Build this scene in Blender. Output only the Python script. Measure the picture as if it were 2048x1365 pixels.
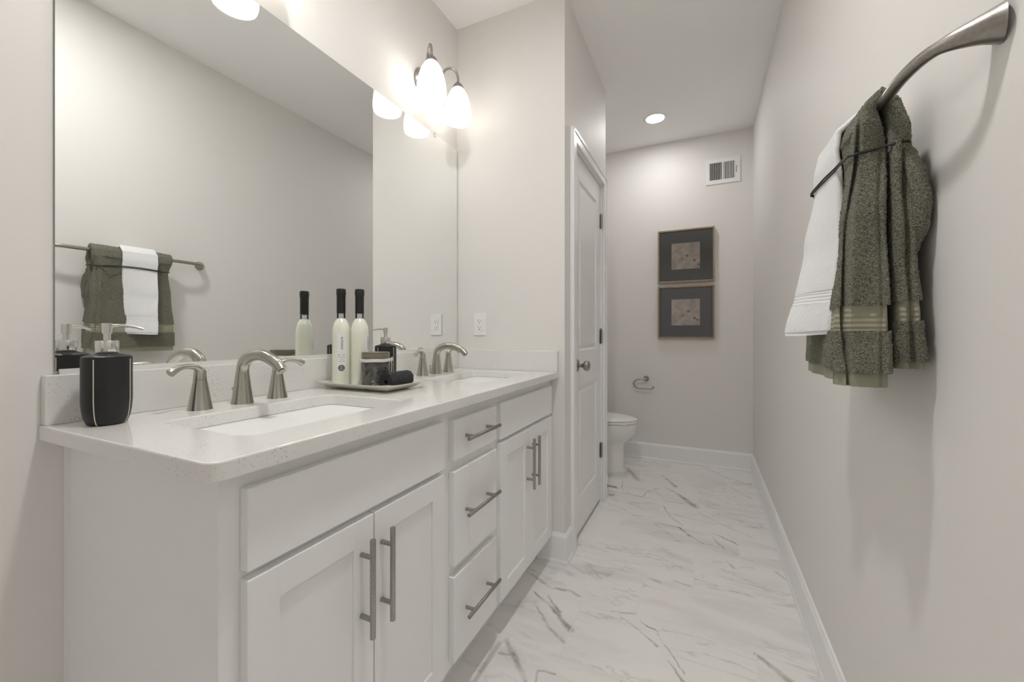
import bpy, bmesh, math, random
from mathutils import Vector, Matrix, noise
import numpy as np
for o in list(bpy.data.objects): bpy.data.objects.remove(o)
random.seed(4)
SC = bpy.context.scene
COL = SC.collection
PI = math.pi
# ------------------------------------------------------------------ camera
H, CX, YAW, FPX = 1.1017, 1.2077, 0.4368, 819.53
cam = bpy.data.cameras.new('camera'); camo = bpy.data.objects.new('camera', cam); COL.objects.link(camo)
camo.location = (CX, 0, H); camo.rotation_euler = (PI/2, 0, YAW)
cam.sensor_width = 36; cam.lens = FPX/2048*36; cam.shift_y = -15.57/2048; cam.clip_start = .02
SC.camera = camo
# ------------------------------------------------------------------ light / exposure
SC.view_settings.view_transform = 'Standard'; SC.view_settings.look = 'None'
SC.view_settings.gamma = 1; SC.view_settings.use_curve_mapping = False
SC.view_settings.exposure = 2.75
SC.cycles.max_bounces = 14; SC.cycles.diffuse_bounces = 8; SC.cycles.glossy_bounces = 8
SC.cycles.transmission_bounces = 10; SC.cycles.transparent_max_bounces = 16
SC.cycles.sample_clamp_indirect = 6
W = bpy.data.worlds.new('world'); SC.world = W; W.use_nodes = True
W.node_tree.nodes['Background'].inputs[0].default_value = (1, .985, .97, 1)
W.node_tree.nodes['Background'].inputs[1].default_value = .12
BULB = 3.3     # vanity bulbs
DOWN, FILL_ADDED = 18.0, 54.0     # alcove downlight, and an added unseen fill light by the vanity
# ------------------------------------------------------------------ room dimensions
XR, YE, XE, YD, YB, CE, YN = 1.564, 1.882, .607, 2.787, 3.755, 2.743, -1.3
ZC = .9163

# ================================================================== materials
def s2l(c):
    return tuple(((v/255)/12.92 if v/255 <= .04045 else ((v/255+.055)/1.055)**2.4) for v in c)+(1,)
def mat(name, col, rough=.5, metal=0, **kw):
    m = bpy.data.materials.new(name); m.use_nodes = True
    b = m.node_tree.nodes['Principled BSDF']
    b.inputs['Base Color'].default_value = col if len(col) == 4 else tuple(col)+(1,)
    b.inputs['Roughness'].default_value = rough; b.inputs['Metallic'].default_value = metal
    for k, v in kw.items(): b.inputs[k.replace('_', ' ')].default_value = v
    return m
def nd(m, t, **kw):
    n = m.node_tree.nodes.new(t)
    for k, v in kw.items(): setattr(n, k, v)
    return n
def ln(m, a, b): m.node_tree.links.new(a, b)
def bump(m, scale, strength, dist=.001, detail=3, kind='noise'):
    b = m.node_tree.nodes['Principled BSDF']
    tc = nd(m, 'ShaderNodeTexCoord')
    n = nd(m, 'ShaderNodeTexNoise' if kind == 'noise' else 'ShaderNodeTexVoronoi')
    n.inputs['Scale'].default_value = scale
    if kind == 'noise': n.inputs['Detail'].default_value = detail
    ln(m, tc.outputs['Object'], n.inputs['Vector'])
    bp = nd(m, 'ShaderNodeBump'); bp.inputs['Strength'].default_value = strength; bp.inputs['Distance'].default_value = dist
    ln(m, n.outputs[0], bp.inputs['Height']); ln(m, bp.outputs[0], b.inputs['Normal'])
    return n
def tint(m, ca, cb, scale, lo=.4, hi=.6, detail=3, stretch=None):
    b = m.node_tree.nodes['Principled BSDF']
    tc = nd(m, 'ShaderNodeTexCoord'); n = nd(m, 'ShaderNodeTexNoise'); n.inputs['Scale'].default_value = scale
    n.inputs['Detail'].default_value = detail
    v = tc.outputs['Object']
    if stretch:
        mp = nd(m, 'ShaderNodeMapping'); mp.inputs['Scale'].default_value = stretch; ln(m, v, mp.inputs['Vector']); v = mp.outputs[0]
    ln(m, v, n.inputs['Vector'])
    r = nd(m, 'ShaderNodeValToRGB'); r.color_ramp.elements[0].position = lo; r.color_ramp.elements[1].position = hi
    r.color_ramp.elements[0].color = ca; r.color_ramp.elements[1].color = cb
    ln(m, n.outputs[0], r.inputs[0]); ln(m, r.outputs[0], b.inputs['Base Color'])
    return r
M = {}
M['wall'] = mat('wall_paint', (.775, .757, .735), .6); bump(M['wall'], 260, .12, .0008)
M['ceil'] = mat('ceiling_paint', (.94, .935, .93), .85); bump(M['ceil'], 200, .1, .0008)
M['trim'] = mat('trim_paint', (.87, .87, .87), .3)
M['cab'] = mat('cabinet_paint', (.85, .855, .85), .35); bump(M['cab'], 90, .05, .0006)
M['door'] = mat('door_paint', (.86, .86, .85), .32); bump(M['door'], 120, .05, .0005)
M['dark'] = mat('painted_gap_shade', (.06, .055, .05), .8)  # near-black colour stands in for shade inside closet, duct and slot
M['ceramic'] = mat('white_ceramic', (.84, .84, .83), .07)
M['seatw'] = mat('toilet_seat_plastic', (.86, .86, .85), .15)
M['plastic'] = mat('white_plastic', (.85, .85, .84), .25)
M['slot'] = mat('outlet_slot', (.04, .04, .04), .6)
def brushed(name, col, rough, st):
    m = mat(name, col, rough, 1)
    tint(m, tuple(c*.86 for c in col)+(1,), tuple(col)+(1,), 30, .35, .65, 4, st)
    bump(m, 500, .05, .0002)
    return m
M['nickel'] = brushed('brushed_nickel', (.53, .51, .455), .24, (30, 30, .6))
M['nickel_dark'] = brushed('satin_nickel_dark', (.40, .375, .345), .34, (6, 6, 6))
M['handle'] = brushed('satin_steel_handle', (.42, .40, .37), .33, (8, 8, 8))
M['steel'] = mat('polished_steel', (.72, .71, .69), .16, 1)
M['alu'] = mat('mirror_channel_metal', (.80, .80, .79), .5, .3)
m = mat('mirror_silver', (.93, .945, .935), 0, 1); m.node_tree.nodes['Principled BSDF'].inputs['Roughness'].default_value = 0; M['mirror'] = m
M['mirror_edge'] = mat('mirror_glass_edge', (.25, .30, .28), .1)
M['black'] = mat('black_stoneware', (.009, .009, .0095), .45); bump(M['black'], 300, .08, .0004)
M['cream'] = mat('cream_stripe', (.62, .59, .50), .5)
M['cap'] = mat('black_shrink_cap', (.014, .014, .013), .35); bump(M['cap'], 120, .25, .0008)
M['liquid'] = mat('milky_bath_liquid', (.80, .81, .70), .10); M['liquid'].node_tree.nodes['Principled BSDF'].inputs['Coat Weight'].default_value = .6
tint(M['liquid'], (.78, .79, .66, 1), (.84, .85, .76, 1), 9, .35, .65, 2)
M['label'] = mat('bottle_label_paper', (.80, .80, .80), .5)
M['ink'] = mat('label_ink', (.05, .05, .055), .6)
M['greyink'] = mat('label_grey_ink', (.28, .28, .29), .6)
M['badge'] = mat('badge_grey', (.11, .11, .125), .5)
M['glass'] = mat('clear_glass', (.95, .97, .95), .02, 0, Transmission_Weight=1.0, IOR=1.45)
M['pglass'] = mat('picture_glass', (1, 1, 1), .0, 0)
# thin glass: transparent with a fresnel gloss on top
def thin_glass(m):
    nt = m.node_tree; nt.nodes.clear()
    out = nd(m, 'ShaderNodeOutputMaterial'); t = nd(m, 'ShaderNodeBsdfTransparent'); g = nd(m, 'ShaderNodeBsdfGlossy'); g.inputs['Roughness'].default_value = .02
    f = nd(m, 'ShaderNodeFresnel'); f.inputs[0].default_value = 1.6; mx = nd(m, 'ShaderNodeMixShader')
    ln(m, f.outputs[0], mx.inputs[0]); ln(m, t.outputs[0], mx.inputs[1]); ln(m, g.outputs[0], mx.inputs[2]); ln(m, mx.outputs[0], out.inputs[0])
thin_glass(M['pglass'])
M['jar'] = mat('smoky_bubble_glass', (.085, .078, .068), .12); M['jar'].node_tree.nodes['Principled BSDF'].inputs['Coat Weight'].default_value = .6
r = tint(M['jar'], (.035, .032, .028, 1), (.12, .112, .10, 1), 70, .35, .7, 3); bump(M['jar'], 95, .7, .003, kind='v')
M['jarlid'] = mat('olive_wood_lid', (.17, .155, .115), .35); tint(M['jarlid'], (.12, .11, .08, 1), (.22, .2, .15, 1), 14, .3, .7, 3, (1, 1, 8))
M['twine'] = mat('white_twine', (.74, .72, .68), .8)
M['tray'] = mat('hammered_white_metal', (.78, .76, .70), .22, .35); bump(M['tray'], 45, .4, .002)
M['navy'] = mat('black_terry', (.010, .0105, .015), .95, Sheen_Weight=.15); bump(M['navy'], 420, 1, .003)
M['green'] = mat('green_terry', (.20, .205, .145), 1.0, Sheen_Weight=.12, Sheen_Roughness=.6)
tint(M['green'], (.075, .076, .052, 1), (.27, .265, .195, 1), 430, .34, .62, 4); bump(M['green'], 430, 1, .006, 4)
M['greenband'] = mat('green_dobby', (.31, .30, .22), .8)
def stripes(m, freq, s, ax=2):
    b = m.node_tree.nodes['Principled BSDF']; tc = nd(m, 'ShaderNodeTexCoord'); w = nd(m, 'ShaderNodeTexWave'); w.bands_direction = 'Z'
    w.inputs['Scale'].default_value = freq; w.inputs['Distortion'].default_value = .4
    bp = nd(m, 'ShaderNodeBump'); bp.inputs['Strength'].default_value = s; bp.inputs['Distance'].default_value = .002
    ln(m, tc.outputs['Object'], w.inputs[0]); ln(m, w.outputs[1], bp.inputs['Height']); ln(m, bp.outputs[0], b.inputs['Normal'])
stripes(M['greenband'], 34, .6)
M['greenhem'] = mat('green_hem', (.29, .285, .21), .85); bump(M['greenhem'], 600, .3, .001)
M['white'] = mat('white_terry', (.83, .83, .84), 1.0, Sheen_Weight=.3); bump(M['white'], 520, .8, .002)
M['whiteband'] = mat('white_dobby', (.80, .80, .81), .85); stripes(M['whiteband'], 44, .5)
M['cord'] = mat('black_cord', (.01, .01, .01), .5)
M['frame'] = mat('walnut_frame', (.15, .105, .068), .45); tint(M['frame'], (.22, .16, .105, 1), (.42, .32, .22, 1), 12, .3, .7, 4, (2, 14, 14))
M['mat'] = mat('charcoal_mat', (.085, .085, .086), .8)
M['rubber'] = mat('white_rubber', (.75, .75, .74), .5)
M['hinge'] = mat('hinge_metal', (.30, .29, .275), .38, 1)
M['wood'] = mat('added_floor_wood', (.25, .17, .11), .5)

# quartz counter
q = mat('quartz_counter', (.78, .775, .755), .12); M['quartz'] = q
b = q.node_tree.nodes['Principled BSDF']; tc = nd(q, 'ShaderNodeTexCoord')
vo = nd(q, 'ShaderNodeTexVoronoi'); vo.inputs['Scale'].default_value = 230; ln(q, tc.outputs['Object'], vo.inputs['Vector'])
rp = nd(q, 'ShaderNodeValToRGB'); rp.color_ramp.elements[0].position = .14; rp.color_ramp.elements[1].position = .30
rp.color_ramp.elements[0].color = (1, 1, 1, 1); rp.color_ramp.elements[1].color = (0, 0, 0, 1); ln(q, vo.outputs['Distance'], rp.inputs[0])
sx = nd(q, 'ShaderNodeSeparateColor'); ln(q, vo.outputs['Color'], sx.inputs[0])
gt = nd(q, 'ShaderNodeMath', operation='GREATER_THAN'); gt.inputs[1].default_value = .78; ln(q, sx.outputs[0], gt.inputs[0])
n2 = nd(q, 'ShaderNodeTexNoise'); n2.inputs['Scale'].default_value = 9; ln(q, tc.outputs['Object'], n2.inputs['Vector'])
g2 = nd(q, 'ShaderNodeMapRange'); g2.inputs[1].default_value = .42; g2.inputs[2].default_value = .62; ln(q, n2.outputs[0], g2.inputs[0])
mu = nd(q, 'ShaderNodeMath', operation='MULTIPLY'); ln(q, rp.outputs[0], mu.inputs[0]); ln(q, gt.outputs[0], mu.inputs[1])
mu2 = nd(q, 'ShaderNodeMath', operation='MULTIPLY'); ln(q, mu.outputs[0], mu2.inputs[0]); ln(q, g2.outputs[0], mu2.inputs[1])
mx = nd(q, 'ShaderNodeMix', data_type='RGBA'); mx.inputs['A'].default_value = (.78, .775, .755, 1); mx.inputs['B'].default_value = (.30, .28, .25, 1)
ln(q, mu2.outputs[0], mx.inputs['Factor']); ln(q, mx.outputs['Result'], b.inputs['Base Color'])

# marble tile floor
def floor_material():
    m = mat('marble_tile', (.7, .7, .7), .22); b = m.node_tree.nodes['Principled BSDF']
    def mth(op, a, bb=None, c=None):
        n = nd(m, 'ShaderNodeMath', operation=op)
        for i, v in enumerate((a, bb, c)):
            if v is None: continue
            if isinstance(v, (int, float)): n.inputs[i].default_value = v
            else: ln(m, v, n.inputs[i])
        return n.outputs[0]
    tc = nd(m, 'ShaderNodeTexCoord'); sp = nd(m, 'ShaderNodeSeparateXYZ'); ln(m, tc.outputs['Object'], sp.inputs[0])
    X, Y = sp.outputs[0], sp.outputs[1]
    rowf = mth('DIVIDE', mth('SUBTRACT', Y, 1.326), .3045)
    row = mth('FLOOR', rowf); fr = mth('FRACT', rowf)
    uf = mth('DIVIDE', mth('SUBTRACT', mth('SUBTRACT', X, .762), mth('MULTIPLY', row, .2033)), .61)
    ui = mth('FLOOR', uf); fu = mth('FRACT', uf)
    dy = mth('MULTIPLY', mth('MINIMUM', fr, mth('SUBTRACT', 1, fr)), .3045)
    dx = mth('MULTIPLY', mth('MINIMUM', fu, mth('SUBTRACT', 1, fu)), .61)
    dj = mth('MINIMUM', dx, dy)
    grout = mth('LESS_THAN', dj, .0016)
    cb = nd(m, 'ShaderNodeCombineXYZ'); ln(m, ui, cb.inputs[0]); ln(m, row, cb.inputs[1])
    wn = nd(m, 'ShaderNodeTexWhiteNoise'); wn.noise_dimensions = '3D'; ln(m, cb.outputs[0], wn.inputs['Vector'])
    # per-tile shifted coordinates
    vm = nd(m, 'ShaderNodeVectorMath', operation='MULTIPLY_ADD'); vm.inputs[1].default_value = (7, 7, 7)
    ln(m, wn.outputs['Color'], vm.inputs[0]); ln(m, tc.outputs['Object'], vm.inputs[2])
    mp = nd(m, 'ShaderNodeMapping'); mp.inputs['Rotation'].default_value = (0, 0, math.radians(40)); mp.inputs['Scale'].default_value = (.75, 2.4, 1)
    ln(m, vm.outputs[0], mp.inputs['Vector'])
    def noise(scale, detail, dist=0, vec=mp.outputs[0]):
        n = nd(m, 'ShaderNodeTexNoise'); n.inputs['Scale'].default_value = scale; n.inputs['Detail'].default_value = detail; n.inputs['Distortion'].default_value = dist
        ln(m, vec, n.inputs['Vector']); return n.outputs[0]
    def ridge(v, w):   # thin line where noise crosses .5
        a = mth('ABSOLUTE', mth('SUBTRACT', v, .5))
        r = nd(m, 'ShaderNodeMapRange'); r.inputs[1].default_value = 0; r.inputs[2].default_value = w; r.inputs[3].default_value = 1; r.inputs[4].default_value = 0
        ln(m, a, r.inputs[0]); return r.outputs[0]
    def mask(v, lo, hi):
        r = nd(m, 'ShaderNodeMapRange'); r.inputs[1].default_value = lo; r.inputs[2].default_value = hi; ln(m, v, r.inputs[0]); return r.outputs[0]
    big = mth('MULTIPLY', mth('MULTIPLY', ridge(noise(1.6, 5, .5), .016), mask(noise(2.2, 2), .50, .62)), .25)
    fine = mth('MULTIPLY', mth('MULTIPLY', ridge(noise(4.2, 7, .4), .020), mask(noise(3.4, 2), .48, .62)), .28)
    cloud = mth('MULTIPLY', mask(noise(3.6, 8, .3), .50, .78), .22)
    veins = mth('ADD', mth('ADD', big, fine), cloud)
    # individual bold veins, each a tapered streak on its own tile
    wv = nd(m, 'ShaderNodeTexNoise'); wv.inputs['Scale'].default_value = 16; wv.inputs['Detail'].default_value = 8; wv.inputs['Roughness'].default_value = .62; ln(m, tc.outputs['Object'], wv.inputs['Vector'])
    ws = nd(m, 'ShaderNodeVectorMath', operation='SUBTRACT'); ws.inputs[1].default_value = (.5, .5, .5); ln(m, wv.outputs['Color'], ws.inputs[0])
    wa = nd(m, 'ShaderNodeVectorMath', operation='MULTIPLY_ADD'); wa.inputs[1].default_value = (.030, .030, 0)
    ln(m, ws.outputs[0], wa.inputs[0]); ln(m, tc.outputs['Object'], wa.inputs[2])
    sw = nd(m, 'ShaderNodeSeparateXYZ'); ln(m, wa.outputs[0], sw.inputs[0]); PX, PY = sw.outputs[0], sw.outputs[1]
    tot = None
    for (ax, ay, bx, by, w0, w1, k) in VEINS:
        L2 = (bx-ax)**2+(by-ay)**2
        ddx, ddy = mth('SUBTRACT', PX, ax), mth('SUBTRACT', PY, ay)
        t = mth('DIVIDE', mth('MULTIPLY_ADD', ddx, bx-ax, mth('MULTIPLY', ddy, by-ay)), L2)
        tcx = nd(m, 'ShaderNodeClamp'); ln(m, t, tcx.inputs[0]); t = tcx.outputs[0]
        ex = mth('SUBTRACT', ddx, mth('MULTIPLY', t, bx-ax)); ey = mth('SUBTRACT', ddy, mth('MULTIPLY', t, by-ay))
        d = mth('SQRT', mth('ADD', mth('MULTIPLY', ex, ex), mth('MULTIPLY', ey, ey)))
        wd = mth('MULTIPLY_ADD', t, (w1-w0)*1.7, w0*1.7)
        v = mth('MULTIPLY', mth('SUBTRACT', 1, mth('MINIMUM', mth('DIVIDE', d, wd), 1)), k*1.25)
        v = mth('MINIMUM', v, k)
        tot = v if tot is None else mth('MAXIMUM', tot, v)
    tot = mth('MULTIPLY', tot, mth('MULTIPLY_ADD', mask(noise(17, 6, 0, tc.outputs['Object']), .38, .60), .72, .28))
    v = mth('MINIMUM', mth('ADD', veins, tot), 1)
    mx = nd(m, 'ShaderNodeMix', data_type='RGBA'); mx.inputs['A'].default_value = FLOOR_A; mx.inputs['B'].default_value = FLOOR_B
    ln(m, v, mx.inputs['Factor'])
    mg = nd(m, 'ShaderNodeMix', data_type='RGBA'); mg.inputs['B'].default_value = (.74, .725, .69, 1)
    ln(m, grout, mg.inputs['Factor']); ln(m, mx.outputs['Result'], mg.inputs['A']); ln(m, mg.outputs['Result'], b.inputs['Base Color'])
    bp = nd(m, 'ShaderNodeBump'); bp.inputs['Strength'].default_value = .5; bp.inputs['Distance'].default_value = .001; bp.invert = True
    ln(m, grout, bp.inputs['Height']); ln(m, bp.outputs[0], b.inputs['Normal'])
    rr = mth('MULTIPLY_ADD', grout, .5, .26); ln(m, rr, b.inputs['Roughness'])
    return m
FLOOR_A = (.85, .835, .82, 1); FLOOR_B = (.30, .272, .25, 1)
VEINS = [  # x,y start -> x,y end, start width, end width, strength
 (0.553, 1.623, 0.666, 1.553, 0.003, 0.007, 0.85), (0.666, 1.553, 0.759, 1.471, 0.007, 0.011, 0.85), (0.615, 1.623, 0.692, 1.546, 0.003, 0.007, 0.8), (0.574, 1.562, 0.675, 1.46, 0.003, 0.0055, 0.6),
 (0.675, 1.46, 0.757, 1.401, 0.0055, 0.008, 0.6), (0.5, 1.731, 0.615, 1.674, 0.005, 0.006, 0.6), (0.615, 1.674, 0.687, 1.693, 0.006, 0.007, 0.6), (0.687, 1.693, 0.736, 1.673, 0.007, 0.008, 0.6),
 (0.569, 1.324, 0.624, 1.271, 0.009, 0.0085, 0.75), (0.624, 1.271, 0.698, 1.19, 0.0085, 0.008, 0.75), (0.573, 1.261, 0.61, 1.269, 0.006, 0.004, 0.5), (0.729, 1.204, 0.718, 1.248, 0.003, 0.0035, 0.6),
 (0.718, 1.248, 0.774, 1.261, 0.0035, 0.004, 0.6), (1.369, 1.628, 1.409, 1.592, 0.006, 0.0085, 0.7), (1.409, 1.592, 1.455, 1.543, 0.0085, 0.011, 0.7), (0.912, 1.63, 1.06, 1.523, 0.002, 0.004, 0.75),
 (1.103, 1.467, 1.154, 1.402, 0.003, 0.004, 0.7), (0.986, 1.629, 1.057, 1.594, 0.003, 0.004, 0.65), (1.054, 1.582, 1.092, 1.528, 0.0015, 0.002, 0.7), (1.092, 1.528, 1.152, 1.438, 0.002, 0.0025, 0.7),
 (0.877, 1.638, 0.967, 1.662, 0.003, 0.005, 0.6), (1.512, 2.229, 1.542, 2.176, 0.004, 0.007, 0.5), (0.896, 3.405, 0.972, 3.279, 0.003, 0.0085, 0.7), (0.972, 3.279, 1.028, 3.158, 0.0085, 0.014, 0.7),
 (0.958, 3.115, 1.032, 3.044, 0.004, 0.008, 0.6), (1.032, 3.044, 1.084, 2.968, 0.01, 0.016, 0.75), (1.084, 2.968, 1.161, 2.852, 0.016, 0.022, 0.75), (0.615, 2.877, 0.711, 2.885, 0.007, 0.0067, 0.5),
 (0.711, 2.885, 0.833, 2.869, 0.0067, 0.0065, 0.5), (0.833, 2.869, 0.852, 2.969, 0.0065, 0.0063, 0.5), (0.852, 2.969, 0.911, 3.073, 0.0063, 0.006, 0.5), (0.827, 2.866, 0.961, 2.859, 0.004, 0.004, 0.5),
 (0.961, 2.859, 1.088, 2.869, 0.004, 0.004, 0.5), (0.888, 3.043, 0.977, 2.884, 0.004, 0.004, 0.4), (0.973, 2.783, 1.029, 2.629, 0.004, 0.0045, 0.55), (1.029, 2.629, 1.101, 2.542, 0.0045, 0.005, 0.55),
 (0.944, 2.514, 1.017, 2.503, 0.002, 0.0035, 0.65), (1.017, 2.503, 1.083, 2.502, 0.0035, 0.005, 0.65), (1.083, 2.502, 1.14, 2.426, 0.006, 0.007, 0.8), (1.14, 2.426, 1.201, 2.371, 0.002, 0.002, 0.85),
 (1.201, 2.371, 1.307, 2.352, 0.002, 0.002, 0.85), (1.168, 2.781, 1.314, 2.641, 0.003, 0.0035, 0.4), (1.314, 2.641, 1.447, 2.546, 0.0035, 0.004, 0.4), (1.244, 2.521, 1.307, 2.476, 0.003, 0.004, 0.85),
 (1.307, 2.476, 1.372, 2.429, 0.004, 0.005, 0.85), (1.252, 2.467, 1.307, 2.357, 0.003, 0.003, 0.5), (0.951, 2.497, 1.102, 2.319, 0.004, 0.005, 0.35), (1.223, 3.219, 1.388, 3.076, 0.003, 0.003, 0.35),
 (1.388, 3.076, 1.533, 2.922, 0.003, 0.003, 0.35), (1.371, 3.365, 1.426, 3.237, 0.004, 0.005, 0.4), (1.426, 3.237, 1.498, 3.144, 0.005, 0.006, 0.4), (1.225, 3.696, 1.369, 3.52, 0.006, 0.0065, 0.5),
 (1.369, 3.52, 1.519, 3.438, 0.0065, 0.007, 0.5), (0.648, 3.426, 0.765, 3.182, 0.012, 0.018, 0.6), (0.618, 2.683, 0.738, 2.626, 0.003, 0.0035, 0.4), (0.738, 2.626, 0.854, 2.54, 0.0035, 0.004, 0.4),
 (0.989, 1.93, 1.038, 1.919, 0.004, 0.006, 0.5), (1.091, 1.958, 1.157, 1.944, 0.005, 0.005, 0.5), (1.302, 2.243, 1.339, 2.181, 0.003, 0.006, 0.5), (0.67, 3.127, 0.678, 2.965, 0.005, 0.005, 0.35),
 (0.678, 2.965, 0.738, 2.916, 0.005, 0.005, 0.35)]
M['floor'] = floor_material()

# frosted lamp glass, bulbs
def lamp_glass():
    m = bpy.data.materials.new('frosted_shade_glass'); m.use_nodes = True; m.node_tree.nodes.clear()
    out = nd(m, 'ShaderNodeOutputMaterial'); tr = nd(m, 'ShaderNodeBsdfTransparent'); tr.inputs[0].default_value = (1, .99, .97, 1)
    tl = nd(m, 'ShaderNodeBsdfTranslucent'); tl.inputs[0].default_value = (.9, .88, .85, 1)
    df = nd(m, 'ShaderNodeBsdfDiffuse'); df.inputs[0].default_value = (.9, .9, .88, 1)
    a = nd(m, 'ShaderNodeMixShader'); a.inputs[0].default_value = .5; ln(m, tl.outputs[0], a.inputs[1]); ln(m, df.outputs[0], a.inputs[2])
    b = nd(m, 'ShaderNodeMixShader'); b.inputs[0].default_value = .62; ln(m, tr.outputs[0], b.inputs[1]); ln(m, a.outputs[0], b.inputs[2])
    ln(m, b.outputs[0], out.inputs[0]); return m
M['shade'] = lamp_glass()
def emit(name, col, s):
    m = bpy.data.materials.new(name); m.use_nodes = True; m.node_tree.nodes.clear()
    out = nd(m, 'ShaderNodeOutputMaterial'); e = nd(m, 'ShaderNodeEmission'); e.inputs[0].default_value = tuple(col)+(1,); e.inputs[1].default_value = s
    ln(m, e.outputs[0], out.inputs[0]); return m
M['bulb'] = emit('bulb_glow', (1, .98, .955), BULB)
M['down'] = emit('downlight_lens', (1, .985, .965), DOWN)
M['added_fill'] = emit('added_fill_lens', (1, .985, .965), FILL_ADDED)  # glow of the added fill light

def print_material():
    m = mat('botanical_print', (.4, .35, .3), .7); b = m.node_tree.nodes['Principled BSDF']
    tc = nd(m, 'ShaderNodeTexCoord')
    n = nd(m, 'ShaderNodeTexNoise'); n.inputs['Scale'].default_value = 14; n.inputs['Detail'].default_value = 8; ln(m, tc.outputs['Object'], n.inputs['Vector'])
    r = nd(m, 'ShaderNodeValToRGB'); e = r.color_ramp.elements
    e[0].position = .35; e[0].color = (.46, .39, .38, 1); e[1].position = .62; e[1].color = (.74, .65, .55, 1)
    ln(m, n.outputs[0], r.inputs[0]); ln(m, r.outputs[0], b.inputs['Base Color'])
    return m
M['print'] = print_material()
M['printink'] = mat('print_purple_ink', (.20, .15, .17), .7)

# ================================================================== geometry helpers
def link(name, me, m, parent=None, smooth=False):
    o = bpy.data.objects.new(name, me); COL.objects.link(o)
    if m is not None: me.materials.append(M[m] if isinstance(m, str) else m)
    if parent is not None: o.parent = parent
    if smooth: me.polygons.foreach_set('use_smooth', [True]*len(me.polygons))
    return o
def frompy(name, vs, fs, m, parent=None, smooth=False):
    me = bpy.data.meshes.new(name); me.from_pydata([tuple(v) for v in vs], [], fs); me.update()
    bm = bmesh.new(); bm.from_mesh(me); bmesh.ops.recalc_face_normals(bm, faces=bm.faces); bm.to_mesh(me); bm.free()
    o = link(name, me, m, parent, smooth)
    return o
class B:
    """collects shapes into ONE mesh"""
    def __init__(s): s.v = []; s.f = []
    def add(s, vs, fs):
        n = len(s.v); s.v += [tuple(v) for v in vs]; s.f += [tuple(i+n for i in f) for f in fs]; return s
    def box(s, x0, x1, y0, y1, z0, z1, bev=0):
        bm = bmesh.new(); bmesh.ops.create_cube(bm, size=1)
        for v in bm.verts:
            v.co = Vector(((x0+x1)/2+v.co.x*(x1-x0), (y0+y1)/2+v.co.y*(y1-y0), (z0+z1)/2+v.co.z*(z1-z0)))
        if bev: bmesh.ops.bevel(bm, geom=list(bm.edges), offset=bev, segments=2, affect='EDGES', profile=.5)
        bm.verts.ensure_lookup_table(); bm.verts.index_update()
        s.add([v.co for v in bm.verts], [[v.index for v in f.verts] for f in bm.faces]); bm.free(); return s
    def lathe(s, prof, seg=40, c=(0, 0, 0), axis=(0, 0, 1)):
        q = Vector((0, 0, 1)).rotation_difference(Vector(axis)); vs = []; fs = []; c = Vector(c)
        for r, z in prof:
            for i in range(seg):
                a = 2*PI*i/seg; vs.append(c+q @ Vector((r*math.cos(a), r*math.sin(a), z)))
        for k in range(len(prof)-1):
            for i in range(seg):
                j = (i+1) % seg; fs.append((k*seg+i, k*seg+j, (k+1)*seg+j, (k+1)*seg+i))
        if prof[0][0] > 1e-6: fs.append(tuple(range(seg))[::-1])
        if prof[-1][0] > 1e-6: fs.append(tuple((len(prof)-1)*seg+i for i in range(seg)))
        return s.add(vs, fs)
    def tube(s, pts, rad, seg=14, caps=True, flat=None):
        pts = [Vector(p) for p in pts]; n = len(pts)
        if not isinstance(rad, (list, tuple)): rad = [rad]*n
        vs = []; fs = []; up = None
        for i, p in enumerate(pts):
            t = (pts[min(i+1, n-1)]-pts[max(i-1, 0)]).normalized()
            if up is None:
                up = Vector((0, 0, 1)) if abs(t.z) < .9 else Vector((1, 0, 0))
            u = (up-t*up.dot(t)).normalized(); w = t.cross(u); up = u
            ru, rw = (rad[i], rad[i]) if not isinstance(rad[i], tuple) else rad[i]
            for k in range(seg):
                a = 2*PI*k/seg; vs.append(p+u*ru*math.cos(a)+w*rw*math.sin(a))
        for i in range(n-1):
            for k in range(seg):
                j = (k+1) % seg; fs.append((i*seg+k, i*seg+j, (i+1)*seg+j, (i+1)*seg+k))
        if caps: fs.append(tuple(range(seg))[::-1]); fs.append(tuple((n-1)*seg+k for k in range(seg)))
        return s.add(vs, fs)
    def loft(s, loops, cap0=True, cap1=True):
        n = len(loops[0]); vs = [p for l in loops for p in l]; fs = []
        for i in range(len(loops)-1):
            for k in range(n):
                j = (k+1) % n; fs.append((i*n+k, i*n+j, (i+1)*n+j, (i+1)*n+k))
        if cap0: fs.append(tuple(range(n))[::-1])
        if cap1: fs.append(tuple((len(loops)-1)*n+k for k in range(n)))
        return s.add(vs, fs)
    def build(s, name, m, parent=None, smooth=False):
        o = frompy(name, s.v, s.f, m, parent, smooth)
        if smooth:
            try: o.data.set_sharp_from_angle(angle=math.radians(38))
            except Exception: pass
        return o
def empty(name, loc, label, cat, group=None):
    o = bpy.data.objects.new(name, None); COL.objects.link(o); o.location = loc; o.empty_display_size = .05
    o['label'] = label; o['category'] = cat
    if group: o['group'] = group
    return o
def tag(o, label, cat, group=None):
    o['label'] = label; o['category'] = cat
    if group: o['group'] = group
    return o
def struct(o): o['kind'] = 'structure'; return o
def smoothpath(pts, n=24):
    """Catmull-Rom through points"""
    P = [Vector(p) for p in pts]; P = [P[0]*2-P[1]]+P+[P[-1]*2-P[-2]]; out = []
    for i in range(1, len(P)-2):
        for k in range(n):
            t = k/n; a, b, c, d = P[i-1:i+3]
            out.append(.5*((2*b)+(c-a)*t+(2*a-5*b+4*c-d)*t*t+(3*b-a-3*c+d)*t**3))
    out.append(P[-2]); return out
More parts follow.
